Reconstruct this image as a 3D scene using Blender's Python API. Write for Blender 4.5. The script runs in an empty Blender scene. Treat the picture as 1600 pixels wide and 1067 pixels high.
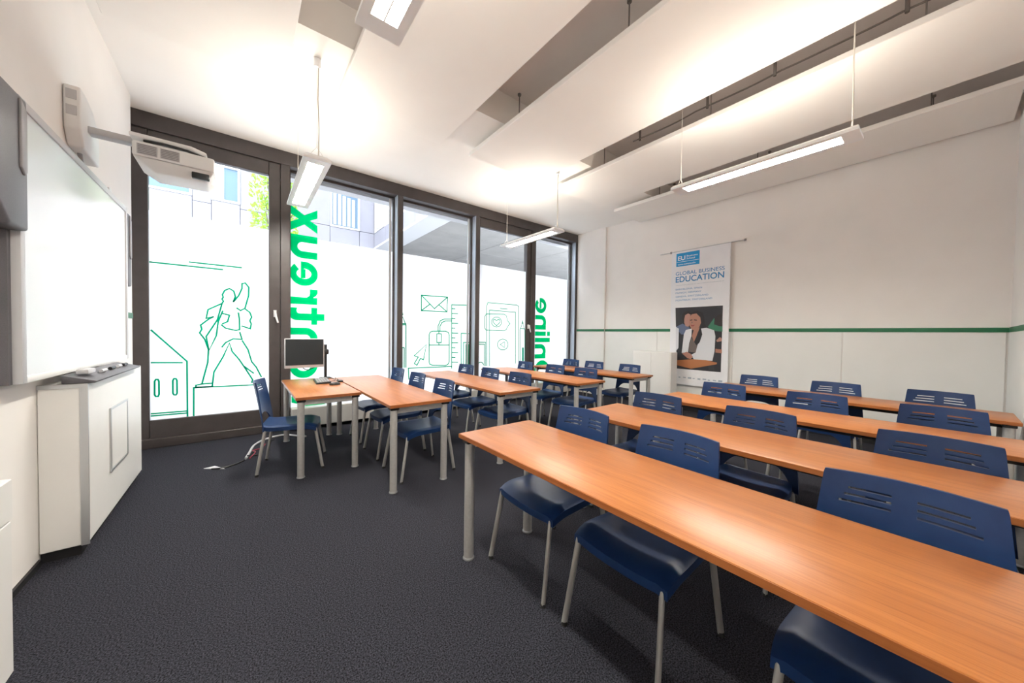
import bpy, bmesh, math, random
from mathutils import Vector, Matrix
random.seed(7)

# ------------------------------------------------------------------ camera, world, exposure
scene = bpy.context.scene
COL = scene.collection
scene.view_settings.view_transform = 'Standard'
scene.view_settings.look = 'None'
scene.view_settings.gamma = 1.0
scene.view_settings.use_curve_mapping = False
scene.view_settings.exposure = 1.16

EYE = 1.33
cam_data = bpy.data.cameras.new('camera')
cam_data.sensor_fit = 'HORIZONTAL'
cam_data.sensor_width = 36.0
cam_data.lens = 12.0
cam_data.clip_start = 0.02
cam_data.clip_end = 200.0
cam = bpy.data.objects.new('camera', cam_data)
COL.objects.link(cam)
# camera axes in room coordinates: x = along the window wall, y = towards the windows, z = up
_cy = Vector((-0.7875, 0.031875, -1.0)).normalized()
_cx = Vector((1.269375, 0.0028125, -1.0)); _cx = (_cx - _cy * _cx.dot(_cy)).normalized()
_cz = _cx.cross(_cy)
_m = Matrix((_cx, _cy, _cz)).to_4x4()
_m.translation = (0.0, 0.0, EYE)
cam.matrix_world = _m
scene.camera = cam

SKY = 6.0
world = bpy.data.worlds.new('overcast_sky')
scene.world = world
world.use_nodes = True
_bg = world.node_tree.nodes['Background']
_bg.inputs['Color'].default_value = (0.90, 0.95, 1.0, 1.0)
_bg.inputs['Strength'].default_value = SKY
LAMP_DOWN = 92.0      # emission of the lamp lenses
LAMP_UP = 7.5        # watts of each upward tube
LAMP_COL = (1.0, 0.91, 0.78)
scene.cycles.max_bounces = 10
scene.cycles.diffuse_bounces = 6
scene.cycles.transparent_max_bounces = 12

# ------------------------------------------------------------------ materials
def mat(name, color, rough=0.5, metal=0.0, spec=0.5, coat=0.0):
    m = bpy.data.materials.new(name); m.use_nodes = True
    b = m.node_tree.nodes['Principled BSDF']
    b.inputs['Base Color'].default_value = (*color, 1)
    b.inputs['Roughness'].default_value = rough
    b.inputs['Metallic'].default_value = metal
    b.inputs['Specular IOR Level'].default_value = spec
    b.inputs['Coat Weight'].default_value = coat
    return m

def noisy(name, c1, c2, scale, rough=0.6, bump=0.0, metal=0.0, spec=0.5, stretch=(1, 1, 1), detail=4.0, lo=0.35, hi=0.65, coords='Object'):
    m = mat(name, c1, rough, metal, spec)
    nt = m.node_tree; b = nt.nodes['Principled BSDF']
    tc = nt.nodes.new('ShaderNodeTexCoord'); mp = nt.nodes.new('ShaderNodeMapping')
    mp.inputs['Scale'].default_value = stretch
    nz = nt.nodes.new('ShaderNodeTexNoise'); nz.inputs['Scale'].default_value = scale; nz.inputs['Detail'].default_value = detail
    rp = nt.nodes.new('ShaderNodeValToRGB')
    rp.color_ramp.elements[0].position = lo; rp.color_ramp.elements[0].color = (*c1, 1)
    rp.color_ramp.elements[1].position = hi; rp.color_ramp.elements[1].color = (*c2, 1)
    nt.links.new(tc.outputs[coords], mp.inputs['Vector']); nt.links.new(mp.outputs['Vector'], nz.inputs['Vector'])
    nt.links.new(nz.outputs['Fac'], rp.inputs['Fac']); nt.links.new(rp.outputs['Color'], b.inputs['Base Color'])
    if bump:
        bp = nt.nodes.new('ShaderNodeBump'); bp.inputs['Strength'].default_value = bump; bp.inputs['Distance'].default_value = 0.004
        nt.links.new(nz.outputs['Fac'], bp.inputs['Height']); nt.links.new(bp.outputs['Normal'], b.inputs['Normal'])
    return m

def emis(name, color, strength):
    m = bpy.data.materials.new(name); m.use_nodes = True
    nt = m.node_tree; nt.nodes.remove(nt.nodes['Principled BSDF'])
    e = nt.nodes.new('ShaderNodeEmission'); e.inputs['Color'].default_value = (*color, 1); e.inputs['Strength'].default_value = strength
    nt.links.new(e.outputs[0], nt.nodes['Material Output'].inputs['Surface'])
    return m

def sheet(name, color, trans, back=None):
    """thin translucent sheet: diffuse reflection + diffuse transmission"""
    m = bpy.data.materials.new(name); m.use_nodes = True
    nt = m.node_tree; nt.nodes.remove(nt.nodes['Principled BSDF'])
    d = nt.nodes.new('ShaderNodeBsdfDiffuse'); d.inputs['Color'].default_value = (*color, 1)
    t = nt.nodes.new('ShaderNodeBsdfTranslucent'); t.inputs['Color'].default_value = (*(back or color), 1)
    x = nt.nodes.new('ShaderNodeMixShader'); x.inputs[0].default_value = trans
    nt.links.new(d.outputs[0], x.inputs[1]); nt.links.new(t.outputs[0], x.inputs[2])
    nt.links.new(x.outputs[0], nt.nodes['Material Output'].inputs['Surface'])
    return m

def pane_glass(name, tint, refl=1.0):
    m = bpy.data.materials.new(name); m.use_nodes = True
    nt = m.node_tree; nt.nodes.remove(nt.nodes['Principled BSDF'])
    t = nt.nodes.new('ShaderNodeBsdfTransparent'); t.inputs['Color'].default_value = (*tint, 1)
    g = nt.nodes.new('ShaderNodeBsdfGlossy'); g.inputs['Roughness'].default_value = 0.02
    f = nt.nodes.new('ShaderNodeFresnel'); f.inputs['IOR'].default_value = 1.3
    x = nt.nodes.new('ShaderNodeMixShader')
    nt.links.new(f.outputs[0], x.inputs[0])
    nt.links.new(t.outputs[0], x.inputs[1]); nt.links.new(g.outputs[0], x.inputs[2])
    nt.links.new(x.outputs[0], nt.nodes['Material Output'].inputs['Surface'])
    return m

def wood(name, c1, c2, c3):
    m = mat(name, c1, 0.34, 0, 0.55)
    nt = m.node_tree; b = nt.nodes['Principled BSDF']
    tc = nt.nodes.new('ShaderNodeTexCoord')
    mp = nt.nodes.new('ShaderNodeMapping'); mp.inputs['Scale'].default_value = (14, 0.9, 14)
    n1 = nt.nodes.new('ShaderNodeTexNoise'); n1.inputs['Scale'].default_value = 2.0; n1.inputs['Detail'].default_value = 6
    mp2 = nt.nodes.new('ShaderNodeMapping'); mp2.inputs['Scale'].default_value = (90, 3.0, 90)
    n2 = nt.nodes.new('ShaderNodeTexNoise'); n2.inputs['Scale'].default_value = 2.0; n2.inputs['Detail'].default_value = 3
    rp = nt.nodes.new('ShaderNodeValToRGB')
    rp.color_ramp.elements[0].position = 0.3; rp.color_ramp.elements[0].color = (*c1, 1)
    rp.color_ramp.elements[1].position = 0.7; rp.color_ramp.elements[1].color = (*c2, 1)
    r2 = nt.nodes.new('ShaderNodeValToRGB')
    r2.color_ramp.elements[0].position = 0.3; r2.color_ramp.elements[0].color = (*c3, 1)
    r2.color_ramp.elements[1].position = 0.55; r2.color_ramp.elements[1].color = (1, 1, 1, 1)
    mx = nt.nodes.new('ShaderNodeMix'); mx.data_type = 'RGBA'; mx.blend_type = 'MULTIPLY'; mx.inputs['Factor'].default_value = 0.45
    L = nt.links.new
    L(tc.outputs['Object'], mp.inputs['Vector']); L(tc.outputs['Object'], mp2.inputs['Vector'])
    L(mp.outputs['Vector'], n1.inputs['Vector']); L(mp2.outputs['Vector'], n2.inputs['Vector'])
    L(n1.outputs['Fac'], rp.inputs['Fac']); L(n2.outputs['Fac'], r2.inputs['Fac'])
    L(rp.outputs['Color'], mx.inputs['A']); L(r2.outputs['Color'], mx.inputs['B'])
    L(mx.outputs['Result'], b.inputs['Base Color'])
    return m

M = {}
M['carpet'] = noisy('charcoal_carpet', (0.006, 0.006, 0.008), (0.053, 0.054, 0.070), 165, 0.95, 0.25, spec=0.1, detail=2.0, lo=0.36, hi=0.70)
M['wall'] = noisy('wall_paint', (0.84, 0.815, 0.79), (0.86, 0.835, 0.81), 3, 0.7, spec=0.2)
M['panel'] = noisy('wall_panel_laminate', (0.80, 0.80, 0.78), (0.82, 0.82, 0.80), 3, 0.45, spec=0.3)
M['ceil'] = noisy('ceiling_paint', (0.88, 0.86, 0.83), (0.90, 0.88, 0.85), 2, 0.8, spec=0.1)
M['deck'] = noisy('deck_paint', (0.80, 0.75, 0.73), (0.84, 0.79, 0.77), 3, 0.8, spec=0.1)
M['raft'] = noisy('raft_white', (0.89, 0.87, 0.84), (0.91, 0.89, 0.86), 2, 0.75, spec=0.1)
M['stripe'] = mat('stripe_green', (0.0, 0.14, 0.052), 0.4)
M['frame'] = noisy('window_frame_bronze', (0.052, 0.043, 0.042), (0.062, 0.052, 0.051), 8, 0.38)
M['base'] = mat('skirting_black', (0.012, 0.012, 0.014), 0.6)
M['glass'] = pane_glass('pane_glass', (0.93, 0.96, 0.97))
M['film'] = sheet('frosted_film', (0.90, 0.92, 0.94), 0.64, (0.97, 0.98, 1.0))
M['vinyl'] = sheet('green_vinyl', (0.0, 0.50, 0.16), 0.5, (0.0, 0.60, 0.18))
M['line'] = sheet('green_line_vinyl', (0.0, 0.30, 0.15), 0.5, (0.0, 0.28, 0.13))
M['wood'] = wood('cherry_laminate', (0.33, 0.109, 0.023), (0.41, 0.150, 0.036), (0.52, 0.36, 0.25))
M['woodedge'] = wood('cherry_edge', (0.28, 0.085, 0.020), (0.35, 0.115, 0.029), (0.6, 0.45, 0.35))
M['silver'] = noisy('silver_powder_coat', (0.44, 0.43, 0.42), (0.48, 0.47, 0.46), 60, 0.42, metal=0.35)
M['chairleg'] = mat('chair_leg_grey', (0.42, 0.41, 0.40), 0.38, 0.4)
M['blue'] = noisy('blue_polypropylene', (0.006, 0.026, 0.095), (0.007, 0.030, 0.104), 30, 0.40, bump=0.02, spec=0.35)
M['black'] = mat('black_plastic', (0.012, 0.012, 0.013), 0.45)
M['rubber'] = mat('black_rubber', (0.02, 0.02, 0.02), 0.8)
M['white'] = mat('white_plastic', (0.80, 0.80, 0.80), 0.4)
M['cab'] = noisy('white_cabinet', (0.78, 0.77, 0.75), (0.80, 0.79, 0.77), 4, 0.4)
M['alu'] = mat('brushed_aluminium', (0.55, 0.56, 0.57), 0.35, 0.7)
M['dgrey'] = noisy('grey_speaker_plastic', (0.095, 0.092, 0.103), (0.11, 0.106, 0.118), 200, 0.5)
M['lgrey'] = mat('light_grey_plastic', (0.52, 0.52, 0.54), 0.4)
M['mgrey'] = mat('mid_grey_plastic', (0.28, 0.27, 0.28), 0.45)
M['board'] = mat('whiteboard_enamel', (0.70, 0.73, 0.75), 0.2)
M['screen'] = mat('dark_screen', (0.010, 0.016, 0.020), 0.25)
M['lamp'] = mat('lamp_housing_white', (0.86, 0.87, 0.89), 0.4)
M['lens'] = emis('lamp_lens', (1.0, 0.94, 0.83), LAMP_DOWN)
M['rod'] = mat('dark_steel_rod', (0.22, 0.20, 0.19), 0.5, 0.6)
M['wire'] = mat('white_cord', (0.66, 0.62, 0.56), 0.6)
M['banner'] = noisy('banner_fabric', (0.80, 0.81, 0.84), (0.83, 0.84, 0.87), 5, 0.8, spec=0.1)
M['sill'] = mat('convector_grey', (0.50, 0.49, 0.47), 0.5)
M['fac'] = noisy('facade_panel_lilac', (0.140, 0.136, 0.163), (0.152, 0.148, 0.175), 2, 0.7)
M['facw'] = mat('facade_white', (0.42, 0.42, 0.44), 0.6)
M['soffit'] = noisy('soffit_grey', (0.19, 0.183, 0.18), (0.215, 0.207, 0.203), 1.5, 0.8)
M['winglass'] = mat('facade_glass', (0.07, 0.11, 0.16), 0.3, 0.0, 0.15)
M['curtain'] = noisy('pale_curtain', (0.20, 0.22, 0.24), (0.30, 0.32, 0.34), 3, 0.8, stretch=(6, 6, 0.3))
M['paving'] = noisy('courtyard_paving', (0.34, 0.34, 0.34), (0.42, 0.42, 0.42), 2, 0.8)
M['leaf'] = sheet('tree_leaf', (0.20, 0.34, 0.05), 0.4, (0.34, 0.52, 0.08))
M['bark'] = noisy('bark', (0.05, 0.035, 0.025), (0.09, 0.07, 0.05), 20, 0.9)
M['faccore'] = mat('facade_joint', (0.13, 0.13, 0.15), 0.8)
M['sheen'] = mat('reveal_sheen', (0.50, 0.56, 0.64), 0.3, 0.5)  # pale blue tone painting in window light on the post sides
M['red'] = mat('red_cable', (0.35, 0.03, 0.06), 0.5)

# ------------------------------------------------------------------ mesh helpers
class MB:
    def __init__(s): s.v = []; s.f = []
    def box(s, x0, y0, z0, x1, y1, z1):
        n = len(s.v)
        s.v += [(x0,y0,z0),(x1,y0,z0),(x1,y1,z0),(x0,y1,z0),(x0,y0,z1),(x1,y0,z1),(x1,y1,z1),(x0,y1,z1)]
        s.f += [tuple(n+i for i in q) for q in ((0,3,2,1),(4,5,6,7),(0,1,5,4),(1,2,6,5),(2,3,7,6),(3,0,4,7))]
        return s
    def hexa(s, pts):   # 8 points, bottom ring then top ring
        n = len(s.v); s.v += [tuple(p) for p in pts]
        s.f += [tuple(n+i for i in q) for q in ((0,3,2,1),(4,5,6,7),(0,1,5,4),(1,2,6,5),(2,3,7,6),(3,0,4,7))]
        return s
    def poly(s, pts): n = len(s.v); s.v += [tuple(p) for p in pts]; s.f.append(tuple(range(n, n+len(pts)))); return s
    def prism(s, pts, d):  # planar polygon swept by vector d
        n = len(s.v); k = len(pts); d = Vector(d)
        s.v += [tuple(p) for p in pts] + [tuple(Vector(p)+d) for p in pts]
        s.f.append(tuple(range(n+k-1, n-1, -1))); s.f.append(tuple(range(n+k, n+2*k)))
        for i in range(k): j = (i+1) % k; s.f.append((n+i, n+j, n+k+j, n+k+i))
        return s
    def tube(s, pts, r, n=10, caps=True, rb=None):
        """tube along a polyline; r number or list; rb = second radius for oval section"""
        P = [Vector(p) for p in pts]; k = len(P); base = len(s.v)
        rs = r if isinstance(r, (list, tuple)) else [r]*k
        up = Vector((0, 0, 1)); prev = None
        for i, p in enumerate(P):
            t = (P[min(i+1, k-1)] - P[max(i-1, 0)]).normalized()
            if prev is None:
                a = t.cross(up) if abs(t.dot(up)) < 0.95 else t.cross(Vector((0, 1, 0)))
            else: a = prev - t*prev.dot(t)
            a.normalize(); prev = a; b = t.cross(a)
            q = rs[i]*(rb/rs[0] if rb else 1)
            for j in range(n):
                w = 2*math.pi*j/n
                s.v.append(tuple(p + a*math.cos(w)*rs[i] + b*math.sin(w)*q))
        for i in range(k-1):
            for j in range(n):
                j2 = (j+1) % n
                s.f.append((base+i*n+j, base+i*n+j2, base+(i+1)*n+j2, base+(i+1)*n+j))
        if caps:
            s.f.append(tuple(base+j for j in range(n-1, -1, -1))); s.f.append(tuple(base+(k-1)*n+j for j in range(n)))
        return s
    def build(s, name, m, parent=None, bevel=0, seg=2, smooth=False):
        off = Vector((0, 0, 0)); q = parent
        while q is not None: off += q.location; q = q.parent
        me = bpy.data.meshes.new(name)
        me.from_pydata([tuple(Vector(v)-off) for v in s.v], [], s.f)
        bm = bmesh.new(); bm.from_mesh(me)
        bmesh.ops.recalc_face_normals(bm, faces=bm.faces)
        if bevel:
            ed = [e for e in bm.edges if len(e.link_faces) == 2 and e.calc_face_angle(0) > 0.5]
            bmesh.ops.bevel(bm, geom=ed, offset=bevel, segments=seg, profile=0.5, affect='EDGES', clamp_overlap=True)
        bm.to_mesh(me); bm.free()
        if smooth or bevel:
            me.polygons.foreach_set('use_smooth', [True]*len(me.polygons))
            me.set_sharp_from_angle(angle=math.radians(42))
        me.materials.append(M[m] if isinstance(m, str) else m)
        o = bpy.data.objects.new(name, me); COL.objects.link(o)
        if parent is not None: o.parent = parent
        return o

def tag(o, label=None, cat=None, group=None, kind=None):
    if label: o['label'] = label
    if cat: o['category'] = cat
    if group: o['group'] = group
    if kind: o['kind'] = kind
    return o
def thing(name, label, cat, loc=(0, 0, 0), group=None, kind=None):
    o = bpy.data.objects.new(name, None); COL.objects.link(o); o.location = loc; o.empty_display_size = 0.1
    return tag(o, label, cat, group, kind)
def struct(name, mb, m, label, **k):
    o = mb.build(name, m, None, **k); return tag(o, label, None, None, 'structure')
def copy_tree(o, parent=None):
    c = o.copy(); COL.objects.link(c); c.parent = parent
    for ch in list(o.children): copy_tree(ch, c)
    return c
def bx(*a): return MB().box(*a)

def ribbon(mb, pts, w, to3):
    """mitred flat line of width w through 2-D points, mapped to 3-D by to3"""
    P = [Vector(p) for p in pts]; closed = (P[0]-P[-1]).length < 1e-6
    if closed: P = P[:-1]
    k = len(P); L = []
    for i in range(k):
        a = P[i-1] if (i > 0 or closed) else None; b = P[(i+1) % k] if (i < k-1 or closed) else None
        d1 = (P[i]-a).normalized() if a is not None else None; d2 = (b-P[i]).normalized() if b is not None else None
        d1 = d1 or d2; d2 = d2 or d1
        n1 = Vector((-d1.y, d1.x)); n2 = Vector((-d2.y, d2.x)); n = (n1+n2)
        n = n1 if n.length < 0.3 else n.normalized()
        sc = min(1.6, 1/max(0.5, n.dot(n1)))
        L.append((P[i]+n*w/2*sc, P[i]-n*w/2*sc))
    for i in range(k if closed else k-1):
        j = (i+1) % k
        mb.poly([to3(L[i][0]), to3(L[j][0]), to3(L[j][1]), to3(L[i][1])])

_dg = None
def text_mesh(txt, bold=0.0, spacing=1.0):
    cu = bpy.data.curves.new('lettering', 'FONT'); cu.body = txt; cu.size = 1.0; cu.offset = bold; cu.resolution_u = 6; cu.space_character = spacing
    ob = bpy.data.objects.new('lettering_tmp', cu); COL.objects.link(ob)
    dg = bpy.context.evaluated_depsgraph_get()
    me = bpy.data.meshes.new_from_object(ob.evaluated_get(dg))
    bpy.data.objects.remove(ob); bpy.data.curves.remove(cu)
    vs = [v.co.copy() for v in me.vertices]; fs = [tuple(p.vertices) for p in me.polygons]
    bpy.data.meshes.remove(me)
    return vs, fs
def lettering(txt, name, m, parent, org, right, up, w, h, bold=0.0, spacing=1.0, fitw=True):
    """flat lettering fitted into a w x h box at org, spanned by the unit vectors right and up"""
    vs, fs = text_mesh(txt, bold, spacing)
    x0 = min(v.x for v in vs); x1 = max(v.x for v in vs); y0 = min(v.y for v in vs); y1 = max(v.y for v in vs)
    sx = w/(x1-x0); sy = h/(y1-y0)
    org = Vector(org); right = Vector(right); up = Vector(up)
    mb = MB(); mb.v = [tuple(org + right*((v.x-x0)*sx) + up*((v.y-y0)*sy)) for v in vs]; mb.f = fs
    return mb.build(name, m, parent)

# ------------------------------------------------------------------ room shell
XL, XR, YB, YW = -0.90, 6.30, -0.42, 5.46
ZS, ZD = 3.71, 4.05
XN = -0.955          # the wall steps back a little beside the window
struct('floor', bx(XL-0.1, YB-0.1, -0.1, XR+0.1, 5.78, 0.0), 'carpet', 'charcoal grey speckled carpet floor')
wl = struct('wall_left', bx(XL-0.12, YB-0.12, 0, XL, 5.20, ZD), 'wall', 'white painted wall behind the whiteboard')
bx(XL, YB+0.001, 1.44, XL+0.006, 5.199, 1.495).build('stripe', 'stripe', wl)
bx(XL-0.12, 5.20, 0, XN, 5.78, ZD).build('niche', 'wall', wl)
wb = struct('wall_back', bx(XR, YB-0.12, 0, XR+0.12, 5.78, ZD), 'wall', 'off-white wall with the banner and green stripe')
for y0, y1 in ((-0.395, 0.845), (0.855, 2.145), (2.155, 3.445), (3.455, 4.655)):
    bx(XR-0.014, y0, 0.07, XR, y1, 1.425).build('wall_panel', 'panel', wb, bevel=0.003, seg=1)
bx(XR-0.045, 4.665, 0.0, XR, YW, 3.709).build('pier', 'wall', wb)
bx(XR-0.020, YB+0.01, 1.425, XR, 4.664, 1.475).build('stripe', 'stripe', wb)
bx(XR-0.052, 4.662, 1.425, XR-0.0451, YW-0.01, 1.475).build('stripe', 'stripe', wb)
wr = struct('wall_right', bx(XL, YB-0.12, 0, XR, YB, ZD), 'wall', 'white wall at the right edge of the photo')
bx(XL, YB, 1.425, XR-0.02, YB+0.014, 1.475).build('stripe', 'stripe', wr)
bx(5.0, YB, 0.07, 6.285, YB+0.012, 1.425).build('wall_panel', 'panel', wr, bevel=0.003, seg=1)
struct('baseboard_back', bx(XR-0.02, YB+0.012, 0, XR-0.0005, 4.66, 0.065), 'base', 'black skirting below the banner wall')
struct('baseboard_left', bx(XL, 2.3, 0, XL+0.012, 3.10, 0.035), 'base', 'thin black skirting of the whiteboard wall')

ce = struct('ceiling', bx(XL, YB, ZD, XR, 3.15, ZD+0.12), 'deck', 'grey upper ceiling above the hanging panels')
bx(XN, 3.15, ZS, XR, 5.78, ZD+0.12).build('dropped_soffit', 'ceil', ce)

# ------------------------------------------------------------------ window wall
hd = struct('trim_1', bx(XN, YW, 3.53, XR, 5.74, ZS-0.001), 'frame', 'dark bronze header beam above the windows', bevel=0.004, seg=1)
for i, (x0, x1, nm) in enumerate(((0.39, 0.495, 'door sash and lettered pane'), (1.95, 2.035, 'lettered pane and envelope pane'),
                                  (3.42, 3.495, 'envelope pane and phone pane'), (4.80, 4.925, 'phone pane and last pane'), (6.20, 6.254, 'last pane and banner wall'))):
    t = bx(x0, YW, 0, x1, 5.72, 3.53)
    t = struct('trim_%d' % (i+2), t, 'frame', 'dark bronze window post between the ' + nm, bevel=0.004, seg=1)
    if i in (1, 2, 4): bx(x0-0.008, 5.475, 0.20, x0-0.0005, 5.598, 3.529).build('reveal_sheen', 'sheen', t)  # added strip: bluish window light on the post's left face, as colour
struct('trim_7', bx(XN, YW-0.02, 0, 0.39, 5.74, 0.10), 'frame', 'dark bronze threshold below the door sash', bevel=0.006, seg=1)
cv = struct('trim_8', bx(0.50, 5.30, 0.05, XR-0.05, YW-0.005, 0.30), 'sill', 'light grey convector casing below the windows', bevel=0.006, seg=1)
for k in range(12):
    bx(0.60+k*0.46, 5.33, 0.299, 0.60+k*0.46+0.42, 5.43, 0.303).build('grille', 'alu', cv)
struct('trim_9', bx(0.495, 5.50, 0, 3.42, 5.72, 0.20), 'frame', 'dark sill rail below the fixed panes')
struct('trim_10', bx(4.925, 5.50, 0, 6.20, 5.72, 0.20), 'frame', 'dark sill rail below the last pane')
struct('trim_11', bx(0.0, 5.84, 3.52, 7.0, 6.02, 3.66), 'facw', 'pale blind box outside above the panes')

FILM_TOP = 2.655
def frame_mb(x0, x1, z0, z1, y0, y1, l, r, b, t):
    m = MB()
    m.box(x0, y0, z0, x0+l, y1, z1); m.box(x1-r, y0, z0, x1, y1, z1)
    m.box(x0+l, y0, z0, x1-r, y1, z0+b); m.box(x0+l, y0, z1-t, x1-r, y1, z1)
    return m
def window(n, x0, x1, z0, z1, y0, y1, l, r, b, t, yg, label):
    w = struct('window_%d' % n, frame_mb(x0, x1, z0, z1, y0, y1, l, r, b, t), 'frame', label, bevel=0.005, seg=1)
    gx0, gx1, gz0, gz1 = x0+l, x1-r, z0+b, z1-t
    MB().poly([(gx0, yg+0.012, gz0), (gx1, yg+0.012, gz0), (gx1, yg+0.012, gz1), (gx0, yg+0.012, gz1)]).build('glass', 'glass', w)
    f = MB().poly([(gx0, yg, gz0), (gx1, yg, gz0), (gx1, yg, FILM_TOP), (gx0, yg, FILM_TOP)]).build('frosted_film', 'film', w)
    f['label'] = 'white frosted film over the lower glass'
    return w
win1 = window(1, XN, 0.39, 0.10, 3.53, 5.485, 5.56, 0.130, 0.125, 0.205, 0.17, 5.52, 'tall door sash with a figure on a plinth drawn in green')
win2 = window(2, 0.495, 1.95, 0.20, 3.53, 5.60, 5.68, 0.02, 0.03, 0.03, 0.03, 5.64, 'fixed window with big green letters along its left side')
win3 = window(3, 2.035, 3.42, 0.20, 3.53, 5.60, 5.68, 0.02, 0.03, 0.03, 0.03, 5.64, 'fixed window with green envelope, ruler and mouse drawings')
win4 = window(4, 3.495, 4.80, 0.06, 3.53, 5.485, 5.56, 0.03, 0.105, 0.20, 0.165, 5.52, 'door sash with a green phone drawing on frosted film')
win5 = window(5, 4.925, 6.20, 0.20, 3.53, 5.60, 5.68, 0.02, 0.03, 0.03, 0.03, 5.64, 'last fixed window with green letters beside the banner wall')
# opening-light bars at the right side of the fixed panes
for w, x in ((win2, 1.86), (win3, 3.33), (win5, 6.10)):
    bx(x, 5.615, 0.23, x+0.035, 5.635, 3.50).build('edge_bar', 'alu', w)
def handle(w, x, z):
    m = MB().box(x-0.016, 5.465, z-0.045, x+0.016, 5.486, z+0.045)
    m.tube([(x, 5.47, z+0.02), (x, 5.435, z+0.02)], 0.011, 8)
    m.tube([(x, 5.438, z+0.03), (x+0.006, 5.432, z-0.03), (x+0.03, 5.432, z-0.12)], [0.013, 0.012, 0.010], 8)
    m.build('handle', 'white', w, smooth=True)
handle(win1, 0.33, 1.56); handle(win4, 4.745, 1.50)

D1=[[(-0.814,1.325),(-0.52,0.959),(-0.518,0.306)],[(-0.816,0.956),(-0.555,0.945)],[(-0.819,0.379),(-0.522,0.373)],[(-0.82,0.354),(-0.523,0.349)],[(-0.787,0.744),(-0.776,0.765),(-0.762,0.764),(-0.753,0.742),(-0.752,0.593),(-0.761,0.569),(-0.779,0.571),(-0.788,0.593),(-0.787,0.744)],[(-0.64,0.742),(-0.63,0.763),(-0.615,0.762),(-0.606,0.74),(-0.605,0.592),(-0.614,0.573),(-0.631,0.575),(-0.64,0.595),(-0.64,0.742)],[(-0.465,0.299),(-0.463,0.643),(0.172,0.63)],[(-0.444,0.646),(-0.444,0.67),(-0.394,0.682),(-0.294,0.685),(-0.297,0.645),(-0.444,0.646)],[(-0.098,1.683),(-0.076,1.754),(-0.092,1.822),(-0.134,1.849),(-0.178,1.822),(-0.201,1.767),(-0.192,1.738),(-0.204,1.714),(-0.19,1.688),(-0.204,1.66),(-0.333,1.577),(-0.35,1.471),(-0.279,1.496),(-0.325,1.465),(-0.4,1.389),(-0.389,1.34),(-0.409,1.296),(-0.363,1.218),(-0.33,1.094),(-0.338,0.937),(-0.391,0.682)],[(-0.098,1.683),(-0.044,1.768),(-0.01,1.865),(-0.01,1.923),(0.021,1.934),(0.057,1.883),(0.055,1.776),(0.017,1.608),(0.067,1.564),(0.086,1.505),(0.067,1.457),(0.082,1.417),(0.071,1.355),(-0.017,1.39)],[(-0.205,1.653),(-0.248,1.457),(-0.351,1.252),(-0.323,1.09),(-0.258,1.264),(-0.24,1.435),(-0.196,1.573)],[(0.011,1.608),(-0.026,1.583),(-0.066,1.615)],[(-0.214,1.401),(-0.17,1.356),(-0.072,1.331),(-0.035,1.343),(-0.037,1.465),(-0.048,1.558)],[(-0.205,1.539),(-0.134,1.519),(-0.152,1.438),(-0.205,1.408)],[(-0.035,1.313),(-0.012,1.219),(-0.099,1.225),(-0.171,1.179),(-0.209,1.12)],[(-0.294,0.685),(-0.281,0.821),(-0.197,1.0),(-0.135,1.172),(-0.109,1.067),(-0.042,0.967),(0.019,0.851),(0.095,0.698),(0.085,0.668),(0.127,0.653)],[(-0.012,1.207),(0.048,1.088),(0.085,0.932),(0.133,0.858),(0.186,0.726)],[(0.01,0.875),(0.108,0.779)],[(-0.821,2.081),(-0.192,2.075)],[(-0.499,2.126),(-0.011,2.123)]]
D2=[[(2.424,1.987),(2.927,1.992),(2.919,1.725),(2.427,1.72),(2.424,1.987)],[(2.424,1.987),(2.671,1.769),(2.927,1.992)],[(2.427,1.72),(2.591,1.847)],[(2.919,1.725),(2.752,1.846)],[(3.027,0.683),(3.014,1.86),(3.334,1.871),(3.341,1.33)],[(2.574,1.3),(2.595,1.35),(2.643,1.369),(2.89,1.373),(2.948,1.349),(2.969,1.303),(2.974,0.81),(2.947,0.764),(2.897,0.745),(2.649,0.762),(2.595,0.78),(2.578,0.825),(2.574,1.3)],[(2.575,1.122),(2.971,1.119)],[(2.724,1.322),(2.807,1.323),(2.808,1.165),(2.726,1.166),(2.724,1.322)],[(2.763,1.371),(2.764,1.323)],[(2.765,1.166),(2.766,1.12)],[(2.747,1.371),(2.746,1.461),(2.788,1.559),(2.87,1.592),(3.017,1.598)],[(2.78,1.371),(2.779,1.45),(2.821,1.529),(2.888,1.556),(3.017,1.561)],[(2.525,1.131),(2.306,0.942),(2.376,0.914),(2.307,0.807),(2.356,0.775),(2.416,0.89),(2.474,0.867),(2.525,1.131)],[(2.066,0.746),(2.06,1.462),(2.09,1.618),(2.155,1.465),(2.16,0.742)],[(2.055,1.462),(2.161,1.465)],[(2.054,1.482),(2.16,1.485)],[(2.094,1.083),(2.097,0.745)],[(2.129,1.083),(2.131,0.743)],[(2.094,1.083),(2.129,1.083)],[(2.215,0.538),(2.204,0.731),(3.034,0.723)],[(3.229,0.689),(3.221,1.338),(3.479,1.331)],[(3.276,0.686),(3.27,1.164),(3.425,1.163)],[(3.015,1.789),(3.091,1.79)],[(3.016,1.7),(3.148,1.703)],[(3.017,1.61),(3.093,1.61)],[(3.018,1.52),(3.151,1.522)],[(3.019,1.431),(3.095,1.429)],[(3.02,1.341),(3.153,1.34)],[(3.021,1.251),(3.098,1.249)],[(3.022,1.162),(3.155,1.158)],[(3.023,1.072),(3.1,1.067)],[(3.024,0.982),(3.157,0.976)],[(3.025,0.892),(3.102,0.886)],[(3.026,0.801),(3.16,0.793)]]
D2F=[[(3.314,1.132),(3.444,1.131),(3.45,0.662),(3.32,0.668)],[(2.07,1.631),(2.09,1.702),(2.11,1.633),(2.09,1.618)]]
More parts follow.
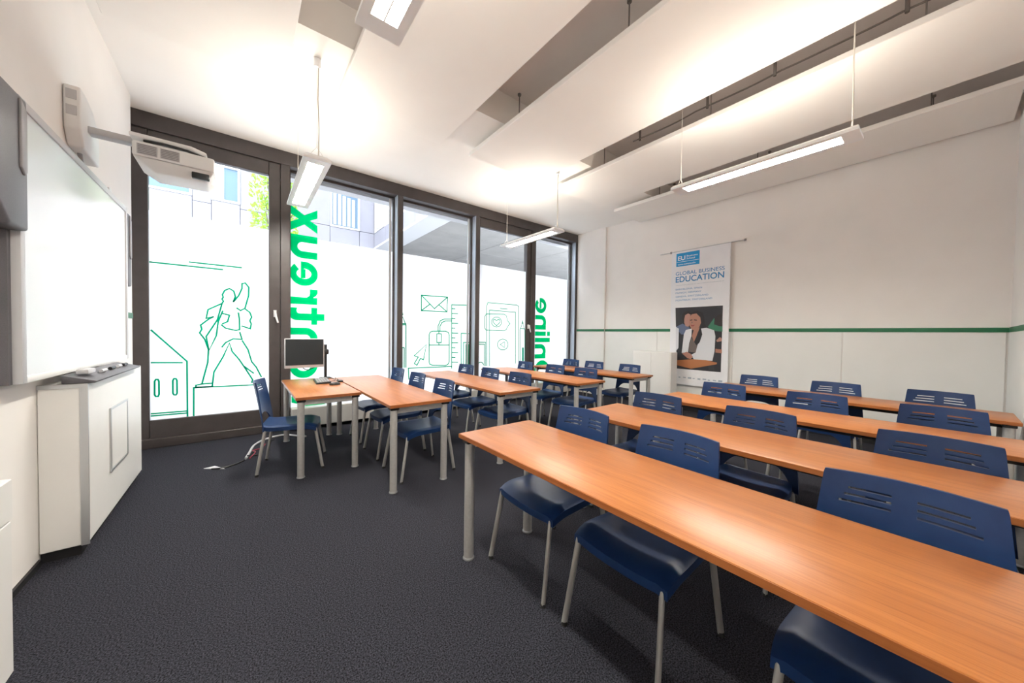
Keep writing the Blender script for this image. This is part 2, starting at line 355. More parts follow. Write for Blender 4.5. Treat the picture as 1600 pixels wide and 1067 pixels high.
D3=[[(3.727,0.707),(3.709,1.881),(3.731,1.941),(4.453,1.939),(4.507,1.915),(4.53,0.723)],[(3.79,0.704),(3.773,1.797),(4.424,1.788),(4.444,0.727)],[(3.665,1.668),(3.696,1.718),(4.13,1.733),(4.186,1.708),(4.218,1.607),(4.284,1.548),(4.22,1.488),(4.191,1.429),(4.136,1.401),(3.7,1.406),(3.669,1.442),(3.665,1.668)],[(4.07,1.575),(4.061,1.536),(4.034,1.503),(3.994,1.48),(3.947,1.471),(3.901,1.477),(3.861,1.498),(3.834,1.529),(3.824,1.567),(3.833,1.605),(3.859,1.638),(3.898,1.661),(3.944,1.671),(3.991,1.665),(4.032,1.645),(4.06,1.613),(4.07,1.575)],[(3.947,1.498),(3.865,1.562),(3.864,1.608),(3.904,1.622),(3.945,1.597),(3.986,1.626),(4.028,1.61),(4.028,1.567),(3.947,1.498)],[(4.243,1.122),(4.234,1.081),(4.204,1.045),(4.16,1.022),(4.109,1.015),(4.057,1.024),(4.013,1.048),(3.984,1.083),(3.974,1.124),(3.983,1.165),(4.011,1.2),(4.054,1.223),(4.105,1.232),(4.157,1.223),(4.202,1.2),(4.232,1.164),(4.243,1.122)],[(4.044,1.124),(4.148,1.181),(4.15,1.062),(4.044,1.124)],[(4.024,1.845),(4.214,1.842)],[(4.565,0.774),(4.553,1.426),(4.614,1.586),(4.682,1.429),(4.695,0.77)],[(4.552,1.454),(4.681,1.45)],[(3.538,1.172),(3.692,1.169),(3.699,0.709)],[(3.539,1.134),(3.666,1.13),(3.672,0.71)],[(3.514,0.733),(3.527,0.767),(3.561,0.786),(3.603,0.785),(3.638,0.762),(3.652,0.727)]]
D3F=[[(4.596,1.557),(4.613,1.639),(4.642,1.559)],[(4.615,1.056),(4.661,1.055),(4.667,0.771),(4.62,0.772)]]
LOGO=[(3.086,2.843),(2.681,2.837),(2.681,2.6),(3.084,2.619)]
TXT=[[(3.092,2.448),(2.278,2.444),(2.278,2.506),(3.094,2.515)],[(3.089,2.315),(2.285,2.32),(2.283,2.423),(3.092,2.436)],[(3.082,2.257),(2.288,2.258),(2.289,2.271),(3.082,2.272)],[(3.086,2.176),(2.627,2.174),(2.628,2.206),(3.087,2.21)],[(3.084,2.116),(2.636,2.109),(2.637,2.141),(3.085,2.149)],[(3.083,2.043),(2.522,2.042),(2.523,2.076),(3.083,2.077)],[(3.081,1.982),(2.458,1.974),(2.459,2.007),(3.082,2.019)]]
LOGOTXT=[[(3.057,2.714),(2.932,2.712),(2.934,2.789),(3.058,2.792)],[(2.898,2.765),(2.712,2.762),(2.713,2.785),(2.899,2.789)],[(2.897,2.718),(2.744,2.716),(2.745,2.741),(2.898,2.747)],[(3.061,2.637),(2.748,2.63),(2.748,2.653),(3.061,2.667)]]
EDGES=[(3.17,2.872),(2.197,2.876),(3.033,0.471),(2.609,0.472),(2.193,0.581)]
PH={'bg':[(3.082,1.858),(2.292,1.858),(2.297,0.75),(3.032,0.749)],'man_hair':[(2.954,1.623),(2.957,1.722),(2.928,1.774),(2.862,1.794),(2.795,1.761),(2.787,1.701),(2.897,1.728),(2.917,1.615)],'man_face':[(2.917,1.653),(2.904,1.72),(2.853,1.748),(2.806,1.724),(2.812,1.568),(2.84,1.509),(2.892,1.524),(2.916,1.585)],'man_shirt':[(3.066,1.51),(2.945,1.57),(2.818,1.493),(2.844,1.374),(2.963,1.373),(3.065,1.48)],'green':[(2.518,1.506),(2.422,1.654),(2.29,1.518),(2.288,1.427),(2.391,1.434),(2.47,1.463)],'girl_hair':[(2.42,1.547),(2.415,1.646),(2.359,1.708),(2.295,1.726),(2.29,1.511),(2.341,1.518)],'girl_hand':[(2.38,1.279),(2.324,1.336),(2.295,1.309),(2.297,1.267),(2.367,1.251)],'left_arm':[(3.066,1.51),(3.011,1.479),(3.01,1.127),(3.055,1.064)],'table_bg':[(2.39,1.138),(2.291,1.128),(2.289,1.065),(2.388,1.074)],'hair':[(2.823,1.688),(2.781,1.768),(2.69,1.793),(2.605,1.753),(2.576,1.665),(2.567,1.564),(2.531,1.492),(2.56,1.304),(2.588,1.332),(2.597,1.405),(2.63,1.346),(2.648,1.237),(2.71,1.198),(2.726,1.257),(2.68,1.405),(2.621,1.55),(2.638,1.667),(2.709,1.743),(2.788,1.731)],'face':[(2.822,1.673),(2.788,1.738),(2.71,1.75),(2.645,1.682),(2.629,1.58),(2.655,1.507),(2.716,1.441),(2.774,1.456),(2.819,1.523),(2.831,1.598)],'neck':[(2.745,1.456),(2.648,1.5),(2.686,1.375),(2.74,1.241),(2.778,1.345)],'top':[(2.785,1.315),(2.725,1.227),(2.681,1.17),(2.7,1.058),(2.829,1.067),(2.811,1.225)],'jacket_l':[(2.948,1.038),(2.918,1.373),(2.883,1.456),(2.781,1.478),(2.785,1.344),(2.819,1.224),(2.837,1.059)],'jacket_r':[(2.626,1.478),(2.538,1.492),(2.417,1.448),(2.395,1.349),(2.402,1.095),(2.431,0.93),(2.732,0.931),(2.777,1.017),(2.707,1.058),(2.675,1.199),(2.641,1.244),(2.603,1.376)],'hand':[(2.94,1.031),(2.859,1.065),(2.792,1.031),(2.748,0.982),(2.79,0.934),(2.849,0.953)],'desk':[(3.031,0.903),(2.747,0.937),(2.538,0.937),(2.358,0.906),(2.364,0.878),(2.779,0.767),(3.029,0.811)],'phone':[(3.037,0.941),(2.893,0.965),(2.893,0.935),(3.036,0.907)],'dark_leg':[(2.495,0.846),(2.396,0.861),(2.4,0.757),(2.486,0.758)]}
FACE_BITS={'brow_a':[(2.818,1.631),(2.778,1.639),(2.775,1.624),(2.815,1.619)],'brow_b':[(2.749,1.638),(2.7,1.632),(2.699,1.616),(2.746,1.623)],'mouth':[(2.802,1.545),(2.768,1.538),(2.726,1.544),(2.761,1.515),(2.79,1.523)],'nose':[(2.784,1.605),(2.765,1.579),(2.791,1.571)]}


def draw(lines, fills, y, parent, w=0.018):
    mb = MB(); to3 = lambda p: (p.x, y, p.y)
    for L in lines: ribbon(mb, L, w, to3)
    for F in fills: mb.poly([(a, y, b) for a, b in F])
    o = mb.build('line_drawing', 'line', parent); return o
draw(D1, [], 5.512, win1, 0.017)['label'] = 'green line drawing of a figure with raised arm and a house'
draw(D2, D2F, 5.632, win3)['label'] = 'green line drawing of envelope, mouse, cursor, ruler and pencil'
draw(D3, D3F, 5.512, win4, 0.015)['label'] = 'green line drawing of a phone with heart bubble and pencil'

# heavy sans letters built from plain outlines; unit = x-height
def _arc(cx, cy, rx, ry, a0, a1, n=18): return [(cx+rx*math.cos(math.radians(a0+(a1-a0)*k/n)), cy+ry*math.sin(math.radians(a0+(a1-a0)*k/n))) for k in range(n+1)]
def _rect(a, b, c, d): return [(a, b), (c, b), (c, d), (a, d)]
def _ring(cx, cy, rx, ry, ix, iy, a0, a1, n=18):
    o, q = _arc(cx, cy, rx, ry, a0, a1, n), _arc(cx, cy, ix, iy, a0, a1, n)
    return [[o[k], o[k+1], q[k+1], q[k]] for k in range(n)]
_n = [_rect(0, 0, .3, 1), _rect(.68, 0, .98, .55), _arc(.49, .55, .49, .47, 0, 112.8)+[(.30, .55)]+_arc(.49, .55, .19, .19, 180, 0)]
GLYPH = {
 'M': (1.5, [[(0, 0), (.31, 0), (.31, .85), (.62, .05), (.88, .05), (1.19, .85), (1.19, 0), (1.5, 0), (1.5, 1.38), (1.10, 1.38), (.75, .50), (.40, 1.38), (0, 1.38)]]),
 'o': (1.06, _ring(.53, .5, .53, .52, .22, .26, 0, 360, 32)), 'O': (1.44, _ring(.72, .69, .72, .71, .38, .42, 0, 360, 36)),
 'n': (.98, _n), 'u': (.98, [[(.98-a, 1-b) for a, b in P] for P in _n]),
 't': (.74, [_rect(.18, .3, .48, 1.28), _rect(0, .77, .18, 1.0), _rect(.48, .77, .74, 1.0), [(.18, .3), (.19, .15), (.26, .04), (.40, -.01), (.56, -.01), (.72, .02), (.72, .25), (.60, .23), (.52, .25), (.48, .3)]]),
 'r': (.66, [_rect(0, 0, .3, 1), [(.3, .60), (.38, .70), (.50, .72), (.66, .71), (.66, 1.01), (.52, 1.02), (.40, .96), (.3, .84)]]),
 'e': (1.04, _ring(.52, .5, .52, .52, .22, .27, 0, 180)+[_rect(.325, .5, .715, .56), _rect(.312, .38, 1.035, .5)]+_ring(.52, .5, .52, .52, .22, .27, 180, 318)),
 'x': (1.06, [[(0, 0), (.36, 0), (.53, .30), (.70, 0), (1.06, 0), (.73, .51), (1.04, 1), (.69, 1), (.53, .72), (.37, 1), (.02, 1), (.33, .51)]]),
 'l': (.3, [_rect(0, 0, .3, 1.40)]), 'i': (.3, [_rect(0, 0, .3, 1.0), _rect(0, 1.12, .3, 1.40)])}
def big_word(word, parent, x0, y, z0, unit, gap=.13):
    pen = 0.0
    for ch in word:
        w, polys = GLYPH[ch]; mb = MB()
        for P in polys: mb.poly([(x0+b*unit, y, z0+(pen+a)*unit) for a, b in P])
        mb.build('letter', 'vinyl', parent); pen += w+gap
big_word('Montreux', win2, 0.512, 5.630, 0.13, 0.330)
big_word('Online', win5, 5.08, 5.630, 0.28, 0.330)

# ------------------------------------------------------------------ outside: courtyard, office building, tree
struct('courtyard_ground', bx(-30, 5.80, -0.2, 40, 40, -0.08), 'paving', 'pale paving of the courtyard outside the windows')
YF = 14.0
bl = thing('office_building', 'lilac-grey panelled office block seen through the clear upper glass', 'building', (1, YF, -0.08))
bx(-16, YF+0.06, -0.08, 16, YF+6, 11).build('facade_core', 'faccore', bl)
wins = [(-2.7, -1.19), (-0.76, -0.07), (2.50, 3.51)]
def panels(x0, x1, z0, z1):
    bx(x0+0.008, YF, z0+0.008, x1-0.008, YF+0.06, z1-0.008).build('facade_panel', 'fac', bl)
xs = [-5.6, -4.2, -2.7, -1.19, -0.76, -0.07, 1.2, 2.50, 3.51, 4.05]
for i in range(len(xs)-1):
    a, b = xs[i], xs[i+1]
    panels(a, b, 0.0, 3.6); panels(a, b, 3.6, 5.20 if i not in (2, 4) else 5.33)
    isw = any(abs(a-w[0]) < 1e-6 for w in wins)
    if isw:
        zb = 5.20 if i == 7 else 5.33; zt = 6.66 if i == 7 else 6.45
        fr = MB(); t = 0.06
        fr.box(a, YF-0.03, zb, a+t, YF+0.05, zt); fr.box(b-t, YF-0.03, zb, b, YF+0.05, zt)
        fr.box(a+t, YF-0.03, zb, b-t, YF+0.05, zb+t); fr.box(a+t, YF-0.03, zt-t, b-t, YF+0.05, zt)
        f = fr.build('facade_window', 'facw', bl)
        bx(a+t, YF+0.03, zb+t, b-t, YF+0.04, zt-t).build('pane', 'winglass', f)
        if i == 7:
            for k in range(5):
                bx(a+0.10+k*0.16, YF+0.012, zb+0.10, a+0.21+k*0.16, YF+0.028, zt-0.2-0.03*k).build('curtain', 'curtain', f)
        else:
            bx(a+t, YF+0.012, zb+t, a+t+(b-a)*0.35, YF+0.028, zt-t).build('curtain', 'curtain', f)
        panels(a, b, zt, 8.0); panels(a, b, 8.0, 11.0)
    else:
        panels(a, b, 5.20, 6.8); panels(a, b, 6.8, 8.0); panels(a, b, 8.0, 11.0)
# wing on the right that bridges over the courtyard
XWG = 4.05
wg = MB().box(XWG+0.06, 7.2, 4.66, 20, YF+0.05, 11).build('wing_core', 'faccore', bl)
for k in range(5):
    y0 = 7.2+k*1.36; y1 = y0+1.36
    bx(XWG, y0+0.008, 4.66, XWG+0.06, y1-0.008, 5.20-0.008).build('wing_panel', 'fac', bl)
    bx(XWG, y0+0.008, 6.66, XWG+0.06, y1-0.008, 11).build('wing_panel', 'fac', bl)
    if k == 4:
        f = bx(XWG-0.02, y0+0.1, 5.20, XWG+0.04, y1-0.1, 6.66).build('wing_window', 'facw', bl)
        bx(XWG-0.03, y0+0.18, 5.28, XWG-0.02, y1-0.18, 6.58).build('pane', 'curtain', f)
    else:
        bx(XWG, y0+0.008, 5.20, XWG+0.06, y1-0.008, 6.652).build('wing_panel', 'facw', bl)
bx(XWG, 6.9, 4.60, 4.75, YF, 4.66).build('soffit_edge', 'facw', bl)
for j in range(6):
    for i in range(5):
        bx(4.75+i*2.6+0.012, 6.9+j*1.6+0.012, 4.60, 4.75+(i+1)*2.6-0.012, 6.9+(j+1)*1.6-0.012, 4.65).build('soffit_panel', 'soffit', bl)

tr = thing('courtyard_tree', 'light green tree outside behind the first window post', 'tree', (0.75, 12.2, -0.08))
MB().tube([(0.75, 12.2, -0.08), (0.78, 12.2, 2.0), (0.70, 12.25, 4.0), (0.74, 12.2, 6.0)], [0.11, 0.09, 0.07, 0.03], 8).build('trunk', 'bark', tr, smooth=True)
br = MB()
for k in range(9):
    a = k*2.1; z = 3.2+k*0.35
    br.tube([(0.74, 12.2, z), (0.74+0.35*math.cos(a), 12.2+0.35*math.sin(a), z+0.35), (0.74+0.5*math.cos(a), 12.2+0.5*math.sin(a), z+0.8)], [0.03, 0.02, 0.008], 5)
br.build('branches', 'bark', tr, smooth=True)
lf = MB(); rnd = random.Random(3)
for k in range(2600):
    z = rnd.uniform(2.8, 7.4); env = 0.62*math.sin(math.pi*min(1, max(0.05, (z-2.4)/5.2)))**0.6
    a = rnd.uniform(0, 6.283); r = env*math.sqrt(rnd.random())
    c = Vector((0.74+r*math.cos(a), 12.2+r*math.sin(a), z))
    u = Vector((rnd.gauss(0, 1), rnd.gauss(0, 1), rnd.gauss(0, 1))).normalized(); v = u.orthogonal().normalized()
    L = rnd.uniform(0.05, 0.09); W = L*0.45
    lf.poly([c-u*L, c+v*W, c+u*L, c-v*W])
tag(lf.build('foliage', 'leaf', tr), kind='stuff')

# ------------------------------------------------------------------ hanging ceiling panels
RZ = 3.595
rafts = [(-0.80, 0.32, 'along the whiteboard wall'), (0.72, 1.86, 'second from the whiteboard wall, above the teacher desk'), (2.27, 3.44, 'in the middle of the ceiling'),
         (3.83, 4.96, 'second from the banner wall'), (5.34, 6.22, 'narrow one along the banner wall')]
for i, (x0, x1, lab) in enumerate(rafts):
    r = thing('ceiling_panel', 'long white hanging ceiling panel ' + lab, 'ceiling panel', ((x0+x1)/2, 1.7, RZ), 'hanging ceiling panels')
    bx(x0, YB+0.04, RZ, x1, 3.82, RZ+0.055).build('board', 'raft', r, bevel=0.006, seg=1)
    for y in (0.15, 1.65, 3.05):
        for x in (x0+0.19, x1-0.19):
            m = MB().tube([(x, y, RZ+0.054), (x, y, ZD-0.001)], 0.006, 6); m.tube([(x, y, ZD-0.02), (x, y, ZD-0.001)], 0.02, 10)
            m.build('hanger_rod', 'rod', r)
# cable run clipped to the upper ceiling between two panels
cb = thing('ceiling_cable', 'dark cable clipped along the gap between two ceiling panels', 'cable', (4.10, 1.5, 4.0))
pts = [(4.10+0.01*math.sin(y*7), y, 3.93-0.02*abs(math.sin((y-0.25)*3.9))) for y in [0.05+0.1*k for k in range(27)]]
MB().tube(pts, 0.008, 6).build('cable', 'rod', cb, smooth=True)
for y in (0.25, 1.10, 1.72, 2.55):
    MB().tube([(4.10, y, 3.90), (4.10, y, ZD-0.001)], 0.014, 8).build('clip', 'rod', cb)

# ------------------------------------------------------------------ pendant lamps
def pendant(x, y0, y1, label, z=2.82, wd=0.215):
    top = ZS if y0 > 3.0 else ZD
    p = thing('pendant_lamp', label, 'lamp', (x, (y0+y1)/2, z), 'pendant lamps')
    h = wd/2
    prof = [(-h, 0), (h, 0), (h, 0.022), (h-0.03, 0.05), (-h+0.03, 0.05), (-h, 0.022)]
    # housing: trapezoid section with an opening for the lens
    sl = 0.062
    m = MB()
    m.box(x-h, y0, z, x-sl, y1, z+0.022); m.box(x+sl, y0, z, x+h, y1, z+0.022)
    m.box(x-sl, y0, z, x+sl, y0+0.10, z+0.022); m.box(x-sl, y1-0.10, z, x+sl, y1, z+0.022)
    m.hexa([(x-h, y0, z+0.022), (x+h, y0, z+0.022), (x+h, y1, z+0.022), (x-h, y1, z+0.022),
            (x-h+0.03, y0+0.01, z+0.045), (x+h-0.03, y0+0.01, z+0.045), (x+h-0.03, y1-0.01, z+0.045), (x-h+0.03, y1-0.01, z+0.045)])
    m.build('housing', 'lamp', p)
    bx(x-sl, y0+0.10, z+0.012, x+sl, y1-0.10, z+0.021).build('lens', 'lens', p)
    g = MB(); g.box(x-0.004, y0+0.10, z+0.001, x+0.004, y1-0.10, z+0.012)
    n = 34
    for k in range(1, n):
        yy = y0+0.10+(y1-y0-0.2)*k/n
        g.box(x-sl, yy-0.0012, z+0.003, x+sl, yy+0.0012, z+0.012)
    g.build('louvre', 'lamp', p)
    w = MB()
    for ye in (y0+0.05, y1-0.05):
        w = MB().tube([(x-0.06, ye, z+0.045), (x, ye, z+0.13), (x+0.06, ye, z+0.045)], 0.0018, 5)
        w.tube([(x, ye, z+0.13), (x, ye, (top if ye < 3.9 or y0 < 3 else ZS)-0.001)], 0.0022, 5)
        w.build('suspension_wire', 'wire', p)
    ye = y0+0.05
    MB().tube([(x+0.012, ye, z+0.045), (x+0.016, ye, z+0.3), (x+0.008, ye+0.005, z+0.55), (x+0.012, ye, top-0.02)], 0.005, 6).build('power_cord', 'wire', p, smooth=True)
    MB().tube([(x, ye, top-0.075), (x, ye, top-0.0005)], 0.028, 14).build('ceiling_rose', 'lamp', p, smooth=True)
    # the lamp's upward tube
    la = bpy.data.lights.new('uplight', 'AREA'); la.shape = 'RECTANGLE'; la.size = wd*0.6; la.size_y = y1-y0-0.2
    la.energy = LAMP_UP; la.color = LAMP_COL
    lo = bpy.data.objects.new('uplight', la); COL.objects.link(lo); lo.parent = p; lo.location = (0, 0, 0.06); lo.rotation_euler = (math.pi, 0, 0)
    return p
pendant(0.533, 0.43, 1.80, 'white pendant lamp cut off by the top edge of the photo')
pendant(0.512, 3.41, 4.83, 'white pendant lamp hanging in front of the big green letters')
pendant(3.550, 3.45, 4.74, 'white pendant lamp hanging in front of the right-hand windows')
pendant(3.530, 0.415, 1.77, 'long white pendant lamp seen against the banner wall')

# ------------------------------------------------------------------ tables
TH = 0.74
def make_table(L):
    """table in local coordinates: depth along x (0..0.55), length along y (0..L)"""
    D = 0.55
    t = bpy.data.objects.new('table', None); COL.objects.link(t); t.empty_display_size = 0.1
    top = bx(0, 0, TH-0.028, D, L, TH).build('tabletop', 'wood', t, bevel=0.003, seg=2)
    e = MB(); e.box(-0.002, -0.002, TH-0.0255, D+0.002, 0.0005, TH-0.0025); e.box(-0.002, L-0.0005, TH-0.0255, D+0.002, L+0.002, TH-0.0025)
    e.box(-0.002, 0.0005, TH-0.0255, 0.0005, L-0.0005, TH-0.0025); e.box(D-0.0005, 0.0005, TH-0.0255, D+0.002, L-0.0005, TH-0.0025)
    e.build('edge_band', 'woodedge', top)
    for x in (0.045, D-0.045):
        for y in (0.05, L-0.05):
            l = MB().tube([(x, y, 0.012), (x, y, TH-0.029)], 0.029, 20).build('leg', 'silver', t, smooth=True)
            MB().tube([(x, y, 0.0), (x, y, 0.004), (x, y, 0.013)], [0.033, 0.034, 0.030], 20).build('foot_ring', 'alu', l, smooth=True)
            MB().box(x-0.035 if x < 0.2 else x-0.033, y-0.033, TH-0.05, x+0.035, y+0.033, TH-0.0285).build('bracket', 'black', l, bevel=0.004, seg=1)
    for y in (0.05, L-0.05):
        bx(0.070, y-0.012, TH-0.082, D-0.070, y+0.012, TH-0.029).build('end_rail', 'silver', t, bevel=0.003, seg=1)
    for x in (0.13, D-0.13):
        bx(x-0.012, 0.062, TH-0.068, x+0.012, L-0.062, TH-0.029).build('long_rail', 'black', t)
    return t
long_t = make_table(2.13)
ORD = ['first', 'second', 'third', 'fourth']
LX = [0.935, 2.035, 3.20, 4.39]; RX = [1.005, 2.035, 3.12, 4.43]
first = True
for k in range(4):
    for (X, y, side) in ((LX[k], 2.765, 'window-side block'), (RX[k], -0.36, 'right-hand block')):
        t = long_t if first else copy_tree(long_t); first = False
        t.location = (X, y, 0); t.name = 'table'
        tag(t, 'long cherry-wood table on grey legs, %s row from the whiteboard, %s' % (ORD[k], side), 'table', 'long class tables')
td = make_table(1.40); td.location = (0.365, 3.55, 0)
td.name = 'teacher_desk'; tag(td, 'short cherry-wood desk on grey legs carrying the monitor and keyboard', 'desk')

# ------------------------------------------------------------------ chairs
def lerp(a, b, t): return a+(b-a)*t
def make_chair():
    c = bpy.data.objects.new('chair', None); COL.objects.link(c); c.empty_display_size = 0.1
    # seat shell: grid with rounded outline, dished, waterfall front, folded skirt; front is -x
    N, K = 12, 12; mb = MB(); th = 0.014
    def seat(u, v, low):     # u: -1 front .. 1 back ; v: -1..1 across
        # squircle rounding of the corners
        uu, vv = u, v
        k = 0.16
        su = u*math.sqrt(1-k*v*v*v*v*0.6); sv = v*math.sqrt(1-k*u*u*u*u*0.6)
        w = lerp(0.236, 0.208, (u+1)/2)
        x = -0.004 + su*0.226 - (0.012*(1-v*v) if u < -0.9 else 0); y = sv*w
        z = 0.450 - 0.012*(1-v*v)*(1-u*u) - 0.004*(1-v*v)
        if u < -0.5: z -= 0.055*((-0.5-u)/0.5)**2.0*0.55
        if u > 0.7: z += 0.012*((u-0.7)/0.3)**2
        ed = max(0, (abs(v)-0.86)/0.14); z -= 0.016*ed*ed
        return (x, y, z-(th if low else 0) - (0.022 if low and max(abs(u), abs(v)) > 0.98 else 0))
    for low in (0, 1):
        for i in range(N+1):
            for j in range(K+1): mb.v.append(seat(-1+2*i/N, -1+2*j/K, low))
    q = (N+1)*(K+1); ix = lambda i, j, l: l*q+i*(K+1)+j
    for i in range(N):
        for j in range(K):
            mb.f.append((ix(i, j, 0), ix(i+1, j, 0), ix(i+1, j+1, 0), ix(i, j+1, 0)))
            mb.f.append((ix(i, j, 1), ix(i, j+1, 1), ix(i+1, j+1, 1), ix(i+1, j, 1)))
    for i in range(N):
        for j in (0, K): mb.f.append((ix(i, j, 0), ix(i, j, 1), ix(i+1, j, 1), ix(i+1, j, 0)))
    for j in range(K):
        for i in (0, N): mb.f.append((ix(i, j, 0), ix(i, j+1, 0), ix(i, j+1, 1), ix(i, j, 1)))
    mb.build('seat', 'blue', c, smooth=True)
    # backrest: curved panel with six slots and an arched lower edge
    us = sorted(set([-1, -0.97, -0.90, -0.84, -0.80, -0.76, -0.70, -0.66, -0.56, -0.45, -0.34, -0.23, -0.14, -0.05, 0, 0.05, 0.14, 0.23, 0.34, 0.45, 0.56, 0.66, 0.70, 0.76, 0.80, 0.84, 0.90, 0.97, 1]))
    ztop = 0.855
    zs_hi = [0.700, 0.750, 0.7585, 0.773, 0.7815, 0.796, 0.8045, 0.826, 0.841, 0.851, ztop]
    nlow = 7
    def zbot(u):
        a = abs(u)
        if a >= 0.86: return 0.405
        return 0.540 - 0.11*(a/0.86)**5 - 0.015*(a/0.86)**2
    def point(u, r, side):
        if r < nlow: z = lerp(zbot(u), zs_hi[0], r/nlow)
        else: z = zs_hi[r-nlow]
        t = (z-0.40)/(ztop-0.40)
        hw = lerp(0.234, 0.194, t)
        if z > 0.835: hw -= 0.002*((z-0.835)/(ztop-0.835))**2
        x = 0.198 + 0.066*t**1.3 + (1-u*u)*(0.030+0.016*t)
        return (x + (0.006 if side else -0.006), u*hw, z)
    slots = set()
    R = nlow+len(zs_hi)-1
    for row, (za, ub) in enumerate(((0.750, 0.76), (0.773, 0.70), (0.796, 0.66))):
        r = nlow+zs_hi.index(za)
        for i in range(len(us)-1):
            m = (us[i]+us[i+1])/2
            if 0.14 < abs(m) < ub: slots.add((i, r))
    mb = MB(); nu = len(us); q = nu*(R+1)
    for s in (0, 1):
        for r in range(R+1):
            for u in us: mb.v.append(point(u, r, s))
    ix = lambda i, r, s: s*q+r*nu+i
    cell = lambda i, r: 0 <= i < nu-1 and 0 <= r < R and (i, r) not in slots
    for i in range(nu-1):
        for r in range(R):
            if not cell(i, r): continue
            mb.f.append((ix(i, r, 0), ix(i, r+1, 0), ix(i+1, r+1, 0), ix(i+1, r, 0)))
            mb.f.append((ix(i, r, 1), ix(i+1, r, 1), ix(i+1, r+1, 1), ix(i, r+1, 1)))
            for (di, dr, a, b) in ((-1, 0, (i, r), (i, r+1)), (1, 0, (i+1, r), (i+1, r+1)), (0, -1, (i, r), (i+1, r)), (0, 1, (i, r+1), (i+1, r+1))):
                if not cell(i+di, r+dr):
                    mb.f.append((ix(*a, 0), ix(*b, 0), ix(*b, 1), ix(*a, 1)))
    mb.build('backrest', 'blue', c, smooth=True)
    # legs, feet, under-seat frame
    for s in (-1, 1):
        for (xa, xb) in ((-0.208, -0.276), (0.190, 0.250)):
            l = MB().tube([(xa, s*0.200, 0.402), (lerp(xa, xb, 0.06), s*0.202, 0.392), (xb, s*0.226, 0.012)], 0.0105, 12, rb=0.0145).build('leg', 'chairleg', c, smooth=True)
            MB().tube([(xb, s*0.226, 0.0), (xb, s*0.226, 0.018)], 0.014, 10).build('foot_cap', 'rubber', l, smooth=True)
        MB().tube([(-0.200, s*0.192, 0.403), (0.190, s*0.192, 0.405)], 0.010, 8).build('side_tube', 'chairleg', c, smooth=True)
    MB().tube([(-0.02, -0.192, 0.404), (-0.02, 0.192, 0.404)], 0.009, 8).build('cross_tube', 'black', c, smooth=True)
    return c
chair = make_chair()
DX = 0.262; KZ = 0.931
chairs = []
Lc = [(1.745, (4.83, 4.13, 3.40)), (2.90, (4.88, 4.18, 3.48)), (4.18, (4.89, 4.10, 3.43)), (5.45, (4.88, 4.27, 3.50))]
Rc = [(1.815, (1.515, 0.88, 0.075)), (2.855, (1.55, 0.812, 0.025)), (4.15, (1.50, 0.716, 0.0)), (5.44, (1.545, 0.776, 0.035))]
pos = {'window-side block': ['seat nearest the windows', 'middle seat', 'seat nearest the aisle'], 'right-hand block': ['seat nearest the aisle', 'middle seat', 'seat nearest the right edge']}
first = True
rn = random.Random(5)
for rows, side in ((Lc, 'window-side block'), (Rc, 'right-hand block')):
    for k, (X, ys) in enumerate(rows):
        for j, y in enumerate(ys):
            c = chair if first else copy_tree(chair); first = False
            c.location = (X*KZ-DX, y*KZ, 0); c.rotation_euler = (0, 0, math.radians(rn.uniform(-2.5, 2.5))); c.name = 'chair'
            tag(c, 'blue slotted plastic chair, %s, %s row from whiteboard, %s' % (pos[side][j], ORD[k], side), 'chair', 'blue classroom chairs')
c = copy_tree(chair); c.location = (0.385, 4.02, 0); c.rotation_euler = (0, 0, math.pi+math.radians(-12)); c.name = 'chair'
tag(c, 'blue slotted plastic chair at the teacher desk, facing away from the whiteboard', 'chair', 'blue classroom chairs')

# ------------------------------------------------------------------ whiteboard wall
BX0, BX1 = XL+0.004, -0.82
wbd = thing('interactive_whiteboard', 'large interactive whiteboard in an aluminium frame with grey side speakers', 'whiteboard', (XL, 3.65, 1.06))
BY0, BY1, BZ0, BZ1 = 2.70, 4.60, 1.06, 2.42
bx(BX0, BY0+0.03, BZ0+0.03, BX1-0.008, BY1-0.03, BZ1-0.03).build('writing_surface', 'board', wbd)
for a in ((BX0, BY0, BZ0, BX1, BY0+0.045, BZ1), (BX0, BY1-0.045, BZ0, BX1, BY1, BZ1), (BX0, BY0+0.045, BZ0, BX1, BY1-0.045, BZ0+0.035), (BX0, BY0+0.045, BZ1-0.045, BX1, BY1-0.045, BZ1)):
    bx(*a).build('frame_bar', 'lgrey' if a[2] == BZ0 and a[1] != BY0+0.045 or a[2] != BZ0 else 'white', wbd, bevel=0.006, seg=2)
bx(BX0, BY0-0.03, BZ0, XL+0.05, BY0-0.001, BZ1-0.62).build('side_rail', 'dgrey', wbd)
def speaker(y0, y1, z0, z1, d):
    m = MB().prism([(XL+0.004, y0, z0+0.09), (XL+0.004, y0+0.09, z0), (XL+0.004, y1, z0), (XL+0.004, y1, z1), (XL+0.004, y0+0.03, z1), (XL+0.004, y0, z1-0.04)], (d-XL, 0, 0))
    s = m.build('speaker', 'dgrey', wbd, bevel=0.015, seg=3)
    m = MB().prism([(d+0.001, y1-0.085, z0+0.28), (d+0.001, y1-0.05, z0+0.25), (d+0.001, y1-0.03, z0+0.27), (d+0.001, y1-0.03, z1-0.06), (d+0.001, y1-0.085, z1-0.02)], (0.012, 0, 0))
    m.build('speaker_cover', 'mgrey', s, bevel=0.005, seg=2)
speaker(2.44, 2.70, 1.78, 2.39, -0.80)
speaker(4.605, 4.80, 1.73, 2.40, -0.835)
tray = MB().prism([(BX1+0.002, 3.12, 1.008), (-0.690, 3.12, 1.008), (-0.685, 3.12, 1.020), (BX1+0.002, 3.12, 1.058)], (0, 1.10, 0))
